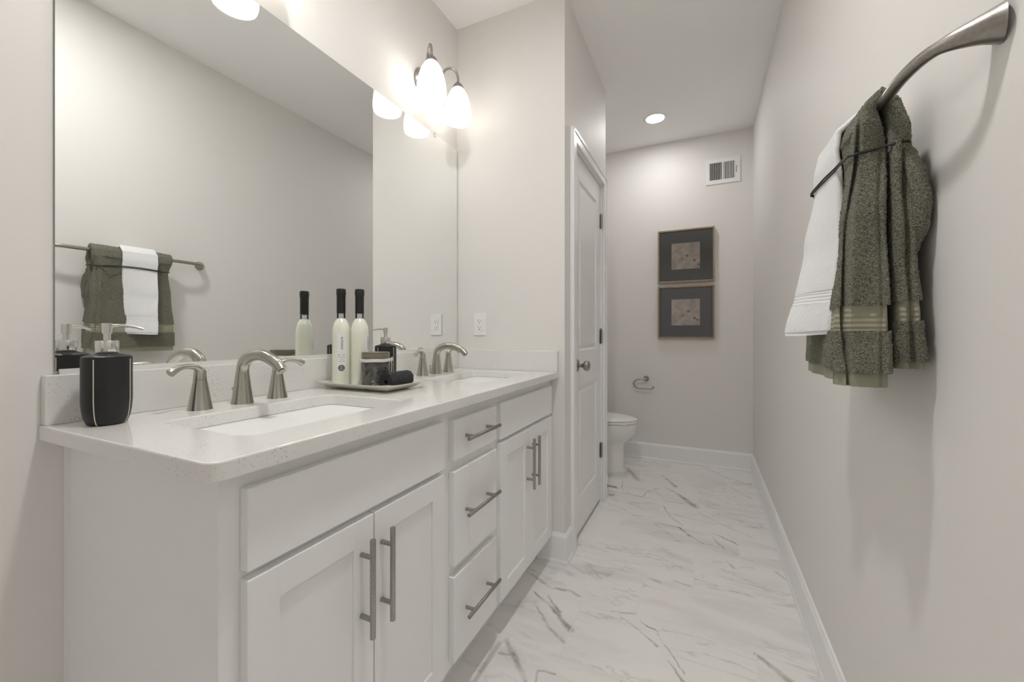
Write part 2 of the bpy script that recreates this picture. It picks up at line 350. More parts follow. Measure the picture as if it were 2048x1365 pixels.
def roundrect(x0, x1, y0, y1, r, n=6):
    pts = []
    for cx, cy, a0 in ((x1-r, y1-r, 0), (x0+r, y1-r, PI/2), (x0+r, y0+r, PI), (x1-r, y0+r, 1.5*PI)):
        for k in range(n+1):
            a = a0+PI/2*k/n; pts.append((cx+r*math.cos(a), cy+r*math.sin(a)))
    return pts

# ================================================================== ROOM SHELL
T = .12
struct(B().box(-.3, XR+.3, YN-.3, YB+.3, -.1, 0).build('floor', 'floor'))
struct(B().box(-.3, XR+.3, YN-.3, YB+.3, CE, CE+.1).build('ceiling', 'ceil'))
struct(B().box(-T, 0, YN-T, YB+T, 0, CE).build('wall_left', 'wall'))
struct(B().box(XR, XR+T, YN-T, YB+T, 0, CE).build('wall_right', 'wall'))
struct(B().box(0, XR, YB, YB+T, 0, CE).build('wall_back', 'wall'))
# wall behind the camera; its unseen doorway is added to let light in
struct(B().box(0, .45, YN-T, YN, 0, CE).box(1.33, XR, YN-T, YN, 0, CE).box(.45, 1.33, YN-T, YN, 2.05, CE).build('wall_front', 'wall'))
# unseen floor and free-standing wall, added beyond the doorway for light and reflections
struct(B().box(-1.6, 3.2, -4.4, YN-.3, -.1, -.001).build('floor_2', 'wood'))
struct(B().box(-1.6, 3.2, -4.5, -4.4, -.1, 2.7).build('wall_added', 'wall'))
# closet block: end wall beside the vanity, door wall, alcove return
DY0, DY1, DZ = 2.055, 2.668, 2.062     # rough door opening
w = B()
w.box(0, XE, YE, YE+.1, 0, CE)
w.box(XE-.1, XE, YE+.1, DY0-.02, 0, CE)
w.box(XE-.1, XE, DY1+.02, YD, 0, CE)
w.box(XE-.1, XE, DY0-.02, DY1+.02, DZ+.02, CE)
w.box(0, XE-.1, YD-.1, YD, 0, CE)
struct(w.build('wall_closet', 'wall'))
# door with casing
BD = .143
def casing():
    c = B()
    def strip_profile(): return [(0, 0), (.004, .012), (.012, .016), (.045, .014), (.057, .011), (.057, 0)]
    # vertical casings (y width .063) and head
    x = XE
    for ya, yb in ((1.972, 2.036), (2.690, 2.752)):
        c.box(x, x+.016, ya, yb, 0, 2.132, .003)
        inner = yb if ya < 2.3 else ya
        s = -1 if ya < 2.3 else 1
        c.box(x, x+.020, *(sorted((inner+s*.044, inner+s*.062))), 0, 2.134, .003)
    c.box(x, x+.016, 2.036, 2.690, 2.075, 2.132, .003)
    c.box(x, x+.020, 1.976, 2.748, 2.118, 2.136, .003)
    return c
struct(casing().build('trim_1', 'trim'))
j = B()  # jambs
j.box(XE-.1, XE+.001, DY0-.019, DY0-.004, 0, DZ+.012).box(XE-.1, XE+.001, DY1+.004, DY1+.019, 0, DZ+.012).box(XE-.1, XE+.001, DY0-.004, DY1+.004, DZ+.003, DZ+.018)
struct(j.build('trim_2', 'trim'))
def panel_door():
    y0, y1, z0, z1 = DY0, DY1, .022, DZ
    xf, xb = XE-.010, XE-.045
    d = B()
    st = .105
    pans = [(.205, .815), (1.005, 1.935)]
    # face built as a grid with raised-panel recesses
    ys = [y0, y0+st, y1-st, y1]
    d.box(xb, xf, y0, y0+st, z0, z1, .0015); d.box(xb, xf, y1-st, y1, z0, z1, .0015)
    zs = [z0, pans[0][0], pans[0][1], pans[1][0], pans[1][1], z1]
    for a, b_ in ((zs[0], zs[1]), (zs[2], zs[3]), (zs[4], zs[5])): d.box(xb, xf-.00005, y0+st-.001, y1-st+.001, a, b_)
    for a, b_ in pans:
        ya, yb = y0+st, y1-st
        # ogee slope down, flat, slope back up to the raised field
        steps = [(0, 0), (.010, -.007), (.024, -.008), (.040, -.002), (.044, -.002)]
        loops = []
        for ins, dep in steps:
            loops.append([(xf+dep, ya+ins, a+ins), (xf+dep, yb-ins, a+ins), (xf+dep, yb-ins, b_-ins), (xf+dep, ya+ins, b_-ins)])
        d.loft(loops, cap0=False, cap1=True)
    return d.build('door_1', 'door')
door = struct(panel_door())
# knob
kx, ky, kz = XE-.010, DY0+.066, .930
kb = B().lathe([(.0, 0), (.031, 0), (.032, .004), (.029, .008), (.020, .011), (.012, .014)], 36, (kx, ky, kz), (1, 0, 0))
ro = kb.build('door_handle', 'nickel_dark', door, True)
for v in ro.data.vertices: v.co.z = kz+(v.co.z-kz)*1.05
B().lathe([(.011, .010), (.0095, .02), (.010, .030), (.014, .036), (.023, .042), (.028, .051), (.0285, .058), (.024, .066), (.013, .071), (0, .072)], 36, (kx, ky, kz), (1, 0, 0)).build('knob', 'nickel_dark', ro, True)
for zz in (1.83, 1.08, .338):
    h = B().box(XE-.011, XE-.0085, DY1-.018, DY1+.004, zz-.045, zz+.045, .0008).box(XE-.006, XE+.0012, DY1+.0035, DY1+.0175, zz-.045, zz+.045)
    h.lathe([(.0062, -.046), (.0062, .046)], 14, (XE-.003, DY1+.002, zz)); h.lathe([(.0045, .046), (.005, .05), (.002, .053)], 12, (XE-.003, DY1+.002, zz))
    h.build('hinge', 'hinge', door, True)
struct(B().box(.1, XE-.11, 2.0, 2.7, .0, .004).build('closet_shade_sheet', 'dark'))  # dark sheet on the closet floor, painted in place of the shade there
# baseboards: profile in (out, z)
PROF = [(0, 0), (.019, 0), (.019, .010), (.017, .016), (.0145, .019), (.0135, .022), (.0135, BD-.016), (.011, BD-.010), (.0085, BD-.006), (.007, BD), (0, BD)]
def base(name, path, closed=False):
    """path: list of (x,y); profile offset to the left-hand normal of travel"""
    P = [Vector((p[0], p[1])) for p in path]; loops = []
    for i, p in enumerate(P):
        ns = []
        if i > 0: d = (P[i]-P[i-1]).normalized(); ns.append(Vector((-d.y, d.x)))
        if i < len(P)-1: d = (P[i+1]-P[i]).normalized(); ns.append(Vector((-d.y, d.x)))
        n = ns[0] if len(ns) == 1 else (ns[0]+ns[1])/(1+ns[0].dot(ns[1]))
        loops.append([(p.x+n.x*a, p.y+n.y*a, z) for a, z in PROF])
    return struct(B().loft(loops).build(name, 'trim'))
base('baseboard_right', [(XR, YN), (XR, YB), (0, YB), (0, YD), (XE, YD), (XE, 2.753)])
base('baseboard_end', [(XE, 1.971), (XE, YE), (.47, YE)])
base('baseboard_left', [(0, .36), (0, YN), (.45, YN)])

# ================================================================== VANITY
FX = .535
van = empty('vanity_cabinet', (.27, 1.12, 0), 'long white double vanity cabinet with shaker doors and bar handles under the quartz worktop', 'cabinet')
def vb(b_, name, m, parent=None, smooth=False):
    o = b_.build(name, m, None, smooth); p = parent or van; o.parent = p; o.matrix_parent_inverse = Matrix.Translation(van.location).inverted() if p is van else Matrix.Identity(4)
    return o
Y0C, Y1C = .378, 1.878
ZB = .118
c = B().box(.0005, FX, Y0C+.004, Y1C, ZB, .886)
c.box(.0005, .022, Y0C, Y0C+.004, ZB, .886).box(FX-.030, FX, Y0C, Y0C+.0039, ZB, .886)
vb(c, 'cabinet_body', 'cab')
vb(B().box(.0005, FX-.07, Y0C+.01, Y1C, 0, ZB).box(.0005, .022, Y0C, Y0C+.01, 0, ZB).box(FX-.09, FX-.068, Y0C, Y0C+.01, 0, ZB), 'toe_kick', 'cab')
XF = .555
def front_slab(y0, y1, z0, z1): return B().box(FX, XF, y0, y1, z0, z1, .0018)
def shaker(y0, y1, z0, z1):
    d = B(); s = .055
    d.box(FX, XF, y0, y0+s, z0, z1, .0015).box(FX, XF, y1-s, y1, z0, z1, .0015)
    d.box(FX, XF-.0001, y0+s-.001, y1-s+.001, z0, z0+s, .0012).box(FX, XF-.0001, y0+s-.001, y1-s+.001, z1-s, z1, .0012)
    d.box(FX, XF-.0065, y0+s-.002, y1-s+.002, z0+s-.002, z1-s+.002)
    return d
def handle_v(y, z0, z1):
    h = B().lathe([(.0055, 0), (.006, .0008), (.006, z1-z0-.0008), (.0055, z1-z0)], 18, (XF+.032, y, z0))
    for z in (z0+.038, z1-.038): h.lathe([(.0052, 0), (.0052, .032)], 14, (XF, y, z), (1, 0, 0))
    return h
def handle_h(z, y0, y1):
    h = B().lathe([(.0055, 0), (.006, .0008), (.006, y1-y0-.0008), (.0055, y1-y0)], 18, (XF+.032, y0, z), (0, 1, 0))
    for y in (y0+.036, y1-.036): h.lathe([(.0052, 0), (.0052, .032)], 14, (XF, y, z), (1, 0, 0))
    return h
vb(front_slab(.410, .956, .722, .855), 'drawer_front', 'cab')
vb(front_slab(1.305, 1.846, .722, .852), 'drawer_front', 'cab')
for ya, yb, hy in ((.410, .684, .648), (.687, .956, .708), (1.305, 1.578, 1.545), (1.581, 1.846, 1.602)):
    d = vb(shaker(ya, yb, .140, .708), 'door', 'cab'); vb(handle_v(hy, .468, .673), 'handle', 'handle', d, True)
for za, zb_, hz in ((.730, .849, .792), (.424, .698, .568), (.144, .392, .270)):
    d = vb(front_slab(1.003, 1.272, za, zb_), 'drawer', 'cab'); vb(handle_h(hz, 1.033, 1.236), 'handle', 'handle', d, True)

# countertop with two cut-outs
ct = empty('countertop', (.29, 1.12, ZC-.03), 'white speckled quartz worktop with backsplash lying on the vanity cabinet', 'countertop')
def cb_(b_, name, m, smooth=False):
    o = b_.build(name, m, None, smooth); o.parent = ct; o.matrix_parent_inverse = Matrix.Translation(ct.location).inverted(); return o
CXF, CY0, CY1 = .578, .343, YE-.001
SINKS = [(.178, .468, .464, .896), (.178, .468, 1.342, 1.774)]
def slab():
    me = bpy.data.meshes.new('slab'); bm = bmesh.new()
    outer = []
    outer += [(.0008, CY1), (.0008, CY0)]
    r = .022
    for k in range(9):
        a = -PI/2+PI/2*k/8; outer.append((CXF-r+r*math.cos(a), CY0+r+r*math.sin(a)))
    outer += [(CXF, CY1)]
    loops = [outer]+[roundrect(*s, .035, 8) for s in SINKS]
    edges = []
    for l in loops:
        vs = [bm.verts.new((x, y, ZC)) for x, y in l]
        edges += [bm.edges.new((vs[i], vs[(i+1) % len(vs)])) for i in range(len(vs))]
    bmesh.ops.triangle_fill(bm, edges=edges, use_beauty=True)
    ex = bmesh.ops.extrude_face_region(bm, geom=list(bm.faces))
    for v in [g for g in ex['geom'] if isinstance(g, bmesh.types.BMVert)]: v.co.z = ZC-.0302
    bmesh.ops.recalc_face_normals(bm, faces=bm.faces)
    es = [e for e in bm.edges if abs(e.verts[0].co.z-e.verts[1].co.z) < 1e-6 and len(e.link_faces) == 2 and
          abs(e.link_faces[0].normal.dot(e.link_faces[1].normal)) < .3 and e.verts[0].co.x+e.verts[1].co.x > .01]
    bmesh.ops.bevel(bm, geom=es, offset=.0028, segments=2, affect='EDGES', profile=.5)
    bm.to_mesh(me); bm.free(); o = link('slab', me, 'quartz'); o.parent = ct; o.matrix_parent_inverse = Matrix.Translation(ct.location).inverted()
slab()
cb_(B().box(.0008, .021, CY0+.003, CY1, ZC, 1.017, .002), 'backsplash', 'quartz')
cb_(B().box(.0212, CXF-.002, YE-.021, CY1, ZC, 1.017, .002), 'side_splash', 'quartz')
for i, (x0, x1, y0, y1) in enumerate(SINKS):
    s = empty('sink', ((x0+x1)/2, (y0+y1)/2, ZC-.19), ('rectangular white undermount sink in the worktop, near the soap dispenser at the left end', 'rectangular white undermount sink in the worktop, beside the end wall')[i], 'sink')
    inv = Matrix.Translation(s.location).inverted()
    L = []
    for ins, z, r in ((-.012, ZC-.0305, .04), (.0, ZC-.031, .045), (.004, ZC-.05, .05), (.012, ZC-.115, .055), (.022, ZC-.14, .06), (.045, ZC-.155, .07), (.10, ZC-.160, .045), (.14, ZC-.162, .003)):
        L.append([(a, b2, z) for a, b2 in roundrect(x0+ins, x1-ins, y0+ins, y1-ins, min(r, (x1-x0)/2-ins-.0005), 8)])
    o = B().loft(L, cap0=False, cap1=True).build('basin', 'ceramic', None, True); o.parent = s; o.matrix_parent_inverse = inv
    so = o.modifiers.new('t', 'SOLIDIFY'); so.thickness = .008; so.offset = -1
    o = B().lathe([(0, .0), (.021, .0), (.0225, .002), (.020, .004), (.014, .003), (.013, .006), (.004, .0065), (0, .0065)], 28, ((x0+x1)/2, (y0+y1)/2, ZC-.1625)).build('drain', 'nickel', None, True)
    o.parent = s; o.matrix_parent_inverse = inv

# ---------------------------------------------------------------- faucets
def faucet(yc, label, first=None):
    f = empty('faucet', (.099, yc, ZC), label, 'faucet', 'widespread faucets on the vanity')
    def p(b_, name, m='nickel'):
        o = b_.build(name, m, f, True); return o
    # all local to f
    pts = smoothpath([(0, 0, 0), (0, 0, .05), (.001, 0, .085), (.007, 0, .106), (.022, 0, .119), (.046, 0, .1275), (.078, 0, .1290), (.112, 0, .121), (.140, 0, .108), (.157, 0, .092)], 8)
    n = len(pts); rad = []
    for i, q_ in enumerate(pts):
        t = i/(n-1)
        if q_.z < .086 and t < .4: rad.append(.0262+(.0150-.0262)*(max(q_.z, 0)/.086)**.9)
        else: u = (t-.25)/.75; rad.append(.0148-.002*u+.001*math.sin(PI*u))
    p(B().tube(pts, rad, 28), 'spout')
    p(B().lathe([(.0085, -.002), (.0085, .003)], 20, (.1555, 0, .0915), (.7, 0, -.7)), 'aerator', 'nickel_dark')
    p(B().lathe([(.0022, .0), (.0022, .030), (.005, .033), (.006, .037), (.004, .041), (0, .042)], 16, (-.036, 0, 0)), 'lift_rod')
    for sgn in (-1, 1):
        hb = p(B().lathe([(.0262, 0), (.0255, .002), (.0140, .0715), (.0140, .0722), (.0132, .0726), (.0132, .0738), (.0139, .0742), (.0128, .092), (.010, .0985), (0, .101)], 32, (-.002, sgn*.100, 0)), 'handle_base')
        l = smoothpath([(-.002, sgn*.096, .090), (.000, sgn*.108, .101), (.004, sgn*.126, .1065), (.008, sgn*.145, .1055), (.012, sgn*.160, .100), (.014, sgn*.170, .094)], 8)
        m_ = len(l); rr = [(.0095-.0035*math.sin(PI*min(1, i/(m_-1)*1.1))+.0*i, .0095-.001*math.sin(PI*i/(m_-1))) for i in range(m_)]
        B().tube(l, rr, 18).build('lever', 'nickel', hb, True)
    return f
faucet(.683, 'brushed nickel two-handle faucet at the near sink, right of the large black dispenser')
faucet(1.556, 'brushed nickel faucet with two lever handles at the far sink, below the outlet')

# ---------------------------------------------------------------- mirror
mi = empty('wall_mirror', (.003, 1.115, 1.023), 'large frameless rectangular wall mirror above the backsplash', 'mirror')
inv = Matrix.Translation(mi.location).inverted()
MY0, MY1, MZ0, MZ1 = .364, 1.874, 1.0235, 2.084
vs = [(.006, MY0, MZ0), (.006, MY1, MZ0), (.006, MY1, MZ1), (.006, MY0, MZ1)]
o = B().box(.0008, .006, MY0, MY1, MZ0, MZ1).build('glass_pane', 'mirror'); o.parent = mi; o.matrix_parent_inverse = inv
o.data.materials.append(M['mirror_edge'])
for pl in o.data.polygons:
    if abs(pl.normal.x) < .5: pl.material_index = 1
o = B().box(.0062, .0085, MY0+.006, MY1, 1.0172, 1.0275).build('bottom_channel', 'alu'); o.parent = mi; o.matrix_parent_inverse = inv
for yy in (1.672, .60):
    o = B().box(.0062, .0095, yy-.010, yy+.010, 2.072, 2.090, .0012).box(.0008, .0095, yy-.010, yy+.010, 2.0842, 2.090, .001).lathe([(.0035, 0), (.003, .0025)], 12, (.0095, yy, 2.081), (1, 0, 0)).build('clip', 'plastic'); o.parent = mi; o.matrix_parent_inverse = inv

# ---------------------------------------------------------------- vanity lights
def sconce(yc, label):
    f = empty('vanity_light', (0, yc, 2.288), label, 'wall lamp', 'two-arm vanity lights above the mirror')
    def p(b_, name, m, parent=f): return b_.build(name, m, parent, True)
    p(B().lathe([(.064, .0008), (.066, .004), (.064, .010), (.052, .018), (.048, .024), (.030, .029), (.010, .032), (0, .033)], 48, (0, 0, 0), (1, 0, 0)), 'wall_plate', 'nickel_dark')
    for s in (-1, 1):
        sx, sy = .130, s*.107
        a = smoothpath([(.022, s*.018, .0), (.050, s*.040, .010), (.066, s*.054, .045), (.082, s*.067, .080), (.104, s*.086, .094), (.122, s*.101, .080), (sx, sy, .052), (sx, sy, .028)], 8)
        ar = p(B().tube(a, .0058, 16), 'arm', 'nickel_dark')
        p(B().lathe([(0, .034), (.007, .034), (.008, .028), (.016, .022), (.024, .012), (.0285, .001), (.0285, -.003), (.0, -.003)], 36, (sx, sy, 0)), 'shade_cap', 'nickel_dark', ar)
        z0, z1 = -.163, -.003
        prof = [(.026, -.003), (.034, -.012), (.046, -.035), (.0555, -.065), (.0625, -.100), (.0655, -.130), (.0645, -.150), (.061, -.163)]
        sp = smoothpath([(r, 0, z) for r, z in prof], 5); out = [(q_.x, q_.z) for q_ in sp]; inn = [(max(q_.x-.003, .001), q_.z) for q_ in sp][::-1]
        bb = B(); full = out+inn+[out[0]]
        seg = 48; vs = []; fs = []
        for r, z in out+inn:
            for i in range(seg): a_ = 2*PI*i/seg; vs.append((sx+r*math.cos(a_), sy+r*math.sin(a_), z))
        N = len(out+inn)
        for k in range(N):
            k2 = (k+1) % N
            for i in range(seg): jn = (i+1) % seg; fs.append((k*seg+i, k*seg+jn, k2*seg+jn, k2*seg+i))
        bb.add(vs, fs); sh = p(bb, 'lamp_shade', 'shade')
        p(B().lathe([(.012, -.004), (.012, -.045), (.014, -.055), (.024, -.072), (.0295, -.090), (.030, -.100), (.0275, -.114), (.020, -.124), (.010, -.129), (0, -.130)], 28, (sx, sy, 0)), 'bulb', 'bulb', ar)
    return f
sconce(1.583, 'brushed nickel two-shade vanity light above the mirror, next to the end wall')
sconce(.686, 'brushed nickel two-shade vanity light over the near sink, one shade showing in the mirror')

# ---------------------------------------------------------------- ceiling downlight and added fill light
def downlight(x, y, label, m='down'):
    f = empty('downlight', (x, y, CE), label, 'ceiling light', 'round recessed downlights')
    seg = 48
    B().lathe([(.064, -.001), (.066, -.005), (.082, -.004), (.086, 0), (.064, 0)], seg, (0, 0, 0)).build('trim_ring', 'plastic', f, True)
    B().lathe([(0, -.0035), (.0635, -.0035), (.0635, -.001), (0, -.001)], seg, (0, 0, 0)).build('lens', m, f)
downlight(.875, 3.295, 'round white recessed downlight in the ceiling over the toilet alcove')
downlight(.92, .62, 'added unseen fill light in the ceiling between the vanity and the towel bar', 'added_fill')  # added out of view to brighten the room

# ================================================================== COUNTER ITEMS
def dispenser(x, y, rot, label, sdeg=-22):
    d = empty('soap_dispenser', (x, y, ZC), label, 'soap dispenser', 'black soap dispensers')
    d.rotation_euler.z = rot
    R_ = .0388
    B().lathe([(0, 0), (.0262, 0), (.0305, .003), (.0352, .015), (.0375, .030), (R_, .050), (R_, .133), (.0382, .1375), (.035, .1395), (.020, .1435), (.0155, .145), (0, .145)], 56).build('bottle', 'black', d, True)
    for a in [math.radians(sdeg)+k*PI/2 for k in range(4)]:
        pts = []
        for r, z in ((.0266, .0005), (.0309, .003), (.0355, .015), (.0377, .030), (R_+.0002, .050), (R_+.0002, .133)):
            pts.append((r*math.cos(a), r*math.sin(a), z))
        B().tube(pts, .0009, 8).build('stripe', 'cream', d, True)
    B().lathe([(.0175, .144), (.0182, .145), (.0182, .169), (.0175, .1705), (.0165, .1705), (.009, .1706), (0, .1706)], 36).build('collar', 'steel', d, True)
    pu = B().lathe([(.0058, .170), (.0058, .184), (.0078, .1845), (.0085, .2055), (.0085, .206), (0, .206)], 24)
    pu = pu.build('pump', 'steel', d, True)
    n = smoothpath([(0, 0, .2000), (.020, 0, .2010), (.040, 0, .1990), (.056, 0, .1940)], 8)
    B().tube(n, [.0036-.0012*i/(len(n)-1) for i in range(len(n))], 14).build('nozzle', 'steel', pu, True)
    return d
dispenser(.1004, .410, math.radians(62), 'black ribbed soap dispenser with steel pump at the left end of the worktop')
dispenser(.130, 1.190, math.radians(-160), 'black soap dispenser with steel pump behind the smoky jar')

# tray
TX0, TX1, TY0, TY1 = .040, .344, .962, 1.148
tr = B()
L = []
def trayloop(ins, z, r, lift=0, n=12):
    # pointed, upswept corners with slightly concave sides
    pts = []
    cs = [(TX0-.0+ins, TY0+ins), (TX1-ins, TY0+ins), (TX1-ins, TY1-ins), (TX0+ins, TY1-ins)]
    for i in range(4):
        a = Vector(cs[i]); b2 = Vector(cs[(i+1) % 4]); c_ = Vector(((TX0+TX1)/2, (TY0+TY1)/2))
        for k in range(n):
            t = k/n; p = a.lerp(b2, t); bow = 4*t*(1-t)
            p = p+(c_-p).normalized()*0*bow
            crn = (abs(2*t-1))**4
            pts.append((p.x, p.y, z+lift*crn))
    return pts
L = [trayloop(.050, ZC+.0004, 0), trayloop(.040, ZC+.0008, 0), trayloop(.022, ZC+.007, 0), trayloop(.009, ZC+.015, 0, .002), trayloop(-.002, ZC+.022, 0, .005), trayloop(-.003, ZC+.0235, 0, .005),
     trayloop(0, ZC+.0232, 0, .005), trayloop(.011, ZC+.0165, 0, .002), trayloop(.024, ZC+.0095, 0), trayloop(.041, ZC+.0042, 0), trayloop(.052, ZC+.004, 0)]
tray = tag(tr.loft(L).build('serving_tray', 'tray', None, True), 'rectangular hammered white metal tray with upturned rim between the two sinks', 'tray')
TZ = ZC+.0043

# bottles
def textmesh(name, body, size, m, parent, mw, bold=False):
    cu = bpy.data.curves.new(name, 'FONT'); cu.body = body; cu.size = size; cu.align_x = 'CENTER'; cu.align_y = 'CENTER'; cu.offset = .0
    o = bpy.data.objects.new(name, cu); COL.objects.link(o)
    dg = bpy.context.evaluated_depsgraph_get(); me = bpy.data.meshes.new_from_object(o.evaluated_get(dg))
    bpy.data.objects.remove(o)
    me.transform(mw)
    return me
def curved_rect(R_, a0, a1, z0, z1, n=12, arch=False):
    vs = []; fs = []
    for k in range(n+1):
        a = a0+(a1-a0)*k/n
        t = 2*k/n-1; dz = (1-math.sqrt(max(0, 1-t*t)))*arch if arch else 0
        vs += [(R_*math.cos(a), R_*math.sin(a), z0+dz), (R_*math.cos(a), R_*math.sin(a), z1)]
    for k in range(n): fs.append((2*k, 2*k+2, 2*k+3, 2*k+1))
    return vs, fs
def bottle(x, y, rot, label):
    d = empty('bath_bottle', (x, y, TZ), label, 'bottle', 'milky bottles on the tray'); d.rotation_euler.z = rot
    RB = .0288
    body = [(0, 0), (.0245, 0), (.0275, .003), (RB, .009), (RB, .182), (.0282, .196), (.0252, .210), (.020, .222), (.0148, .229), (.0140, .231)]
    B().lathe(body+[(0, .231)], 44).build('filled_glass', 'liquid', d, True)
    B().lathe([(.0140, .2295), (.0137, .236), (.0133, .250), (.0133, .262), (.0118, .262), (.0118, .2315), (.0140, .2295)], 36).build('neck', 'pglass', d, True)
    B().lathe([(.0142, .248), (.0144, .250), (.0144, .309), (.0152, .311), (.0156, .314), (.0156, .324), (.0150, .328), (.0140, .331), (.006, .332), (0, .3315)], 36).build('cap', 'cap', d, True)
    # front label (local +x)
    hw = .48
    o = B().add(*curved_rect(RB+.0004, -hw, hw, .052, .182, 16, .0125)).build('front_label', 'label', d, True)
    # vertical word, small print, round badge: prints follow the label's curve
    def wrap(me, R_):
        for v in me.vertices:
            u, z = v.co.x, v.co.y; a = u/R_; v.co = Vector((R_*math.cos(a), R_*math.sin(a), z))
    def put(body, size, u, z, rotd, m, name, sx=1, sy=1):
        me = textmesh(name, body, size, None, None, Matrix.Translation((u, z, 0)) @ Matrix.Rotation(math.radians(rotd), 4, 'Z') @ Matrix.Diagonal((sx, sy, 1, 1)))
        wrap(me, RB+.0008); me.materials.clear(); return link(name, me, m, o)
    put('mixture', .0135, .001, .148, 90, 'ink', 'printed_word', .98)
    put('III', .0075, -.0075, .1085, 0, 'ink', 'printed_numeral')
    bb = B()
    for k, (u0, u1, z) in enumerate(((.003, .0115, .1115), (.003, .0105, .1075), (-.004, .006, .094), (-.0095, .0105, .088), (-.012, .012, .1015))):
        q0, f0 = curved_rect(RB+.0007, u0/RB, u1/RB, z-.0005, z+.0005, 6); bb.add(q0, f0)
    bb.build('printed_lines', 'greyink', o)
    seg = 32; vs = [(0, 0)]+[(.0105*math.cos(2*PI*i/seg), .0105*math.sin(2*PI*i/seg)) for i in range(seg)]
    vs = [((RB+.0009)*math.cos(u/RB), (RB+.0009)*math.sin(u/RB), .0655+z) for u, z in vs]
    B().add(vs, [(0, i+1, (i+1) % seg+1) for i in range(seg)]).build('round_badge', 'badge', o)
    bb = B()
    for (u0, u1, z, h_) in ((-.0035, -.0005, .0695, .0022), (.0008, .0035, .0695, .0022), (-.005, .005, .0635, .0008), (-.0055, .0055, .0605, .0008)):
        q0, f0 = curved_rect(RB+.0012, u0/RB, u1/RB, z-h_/2, z+h_/2, 4); bb.add(q0, f0)
    bb.build('badge_print', 'label', o)
    o2 = B().add(*curved_rect(RB+.0004, PI-.42, PI+.42, .075, .122, 10)).build('back_label', 'label', d, True)
    bb = B()
    for k in range(6):
        z = .115-k*.006; q0, f0 = curved_rect(RB+.0007, PI-.25, PI+.3-.06*(k % 3), z-.0006, z+.0006, 6); bb.add(q0, f0)
    bb.build('printed_lines', 'greyink', o2)
    return d
ax, ay = .096, 1.013
bottle(ax, ay, math.atan2(0-ay, CX-ax)+math.radians(2), 'milky bath bottle with black cap and its word label facing front, on the tray')
bottle(.1425, 1.0495, math.atan2(-1.0495, CX-.1425)+math.radians(62), 'milky bath bottle with black cap and label turned aside, beside the jar')

# jar
jx, jy = .233, 1.030
ja = empty('candle_jar', (jx, jy, TZ), 'smoky textured glass jar with olive lid tied with white twine, on the tray', 'jar')
prof = [(0, 0), (.0415, 0), (.0448, .003), (.0458, .010), (.0458, .088), (.0453, .094), (0, .094)]
B().lathe(prof, 64).build('jar_body', 'jar', ja, True)
bb = B()
rng = random.Random(8)
for i in range(95):
    a = rng.uniform(0, 2*PI); z = rng.uniform(.006, .085); r = rng.uniform(.0009, .0019)
    bb.lathe([(r, 0), (r*.7, r*.8), (0, r*1.1)], 8, (.0453*math.cos(a), .0453*math.sin(a), z), (math.cos(a), math.sin(a), 0))
o = bb.build('glass_bubbles', 'jar', ja, True); o['kind'] = 'stuff'
B().lathe([(0, .094), (.0437, .094), (.0443, .096), (.0443, .117), (.0430, .1195), (0, .1195)], 56).build('lid', 'jarlid', ja, True)
bb = B()
for z, r in ((.0935, .0468), (.0965, .0466), (.0902, .0468)):
    pts = [(r*math.cos(2*PI*i/48), r*math.sin(2*PI*i/48), z+.0006*math.sin(5*2*PI*i/48)) for i in range(49)]
    bb.tube(pts, .0019, 8)
# knot and loose ends on the camera's right side
ka = math.radians(28); kx_, ky_ = .049*math.cos(ka), .049*math.sin(ka)
for dz, dr in ((0, 0), (.004, .002), (-.003, .003), (.001, .0045)): bb.lathe([(0, -.0032), (.0030, -.0015), (.0030, .0015), (0, .0032)], 10, (kx_+dr*math.cos(ka), ky_+dr*math.sin(ka), .0940+dz))
bb.tube(smoothpath([(kx_, ky_, .094), (kx_+.004, ky_, .080), (kx_+.0015, ky_+.002, .062), (kx_+.002, ky_+.001, .044)], 6), .0014, 8)
bb.tube(smoothpath([(kx_, ky_, .096), (kx_+.004, ky_+.001, .102), (kx_+.007, ky_+.001, .100)], 6), .0014, 8)
bb.build('twine', 'twine', ja, True)

# rolled washcloth
def washroll():
    L_ = .112; vs = []; fs = []
    turns = 2.6; n = 150; pts = []
    th = .0072
    for i in range(n+1):
        t = i/n; a = t*turns*2*PI; r = .006+.0200*t
        pts.append((r*math.cos(a), r*math.sin(a), r))
    outer = []
    inner = []
    for i, (px, pz, r) in enumerate(pts):
        t = i/n; a = t*turns*2*PI; d = th/2*(.85 if i in (0, n) else 1)
        outer.append(((r+d)*math.cos(a), (r+d)*math.sin(a))); inner.append(((r-d)*math.cos(a), (r-d)*math.sin(a)))
    sec = outer+inner[::-1]
    m_ = 60; loops = []
    for k in range(m_+1):
        y = -L_/2+L_*k/m_; e = 1-.03*math.cos(PI*k/m_)**2
        row = []
        for (a_, b2) in sec:
            nz = noise.noise(Vector((a_*330, b2*330, y*330)))*.0016
            rr = math.hypot(a_, b2); s_ = (rr*e+nz)/rr
            row.append((a_*s_, y+nz*1.5, max(b2*s_, -.0270)))
        loops.append(row)
    return B().loft(loops)
wr = washroll().build('rolled_washcloth', 'navy', None, True)
wr.location = (.3085, 1.046, TZ+.0305); wr.rotation_euler.z = math.radians(3)
tag(wr, 'tightly rolled black terry washcloth lying on the tray in front of the jar', 'washcloth')

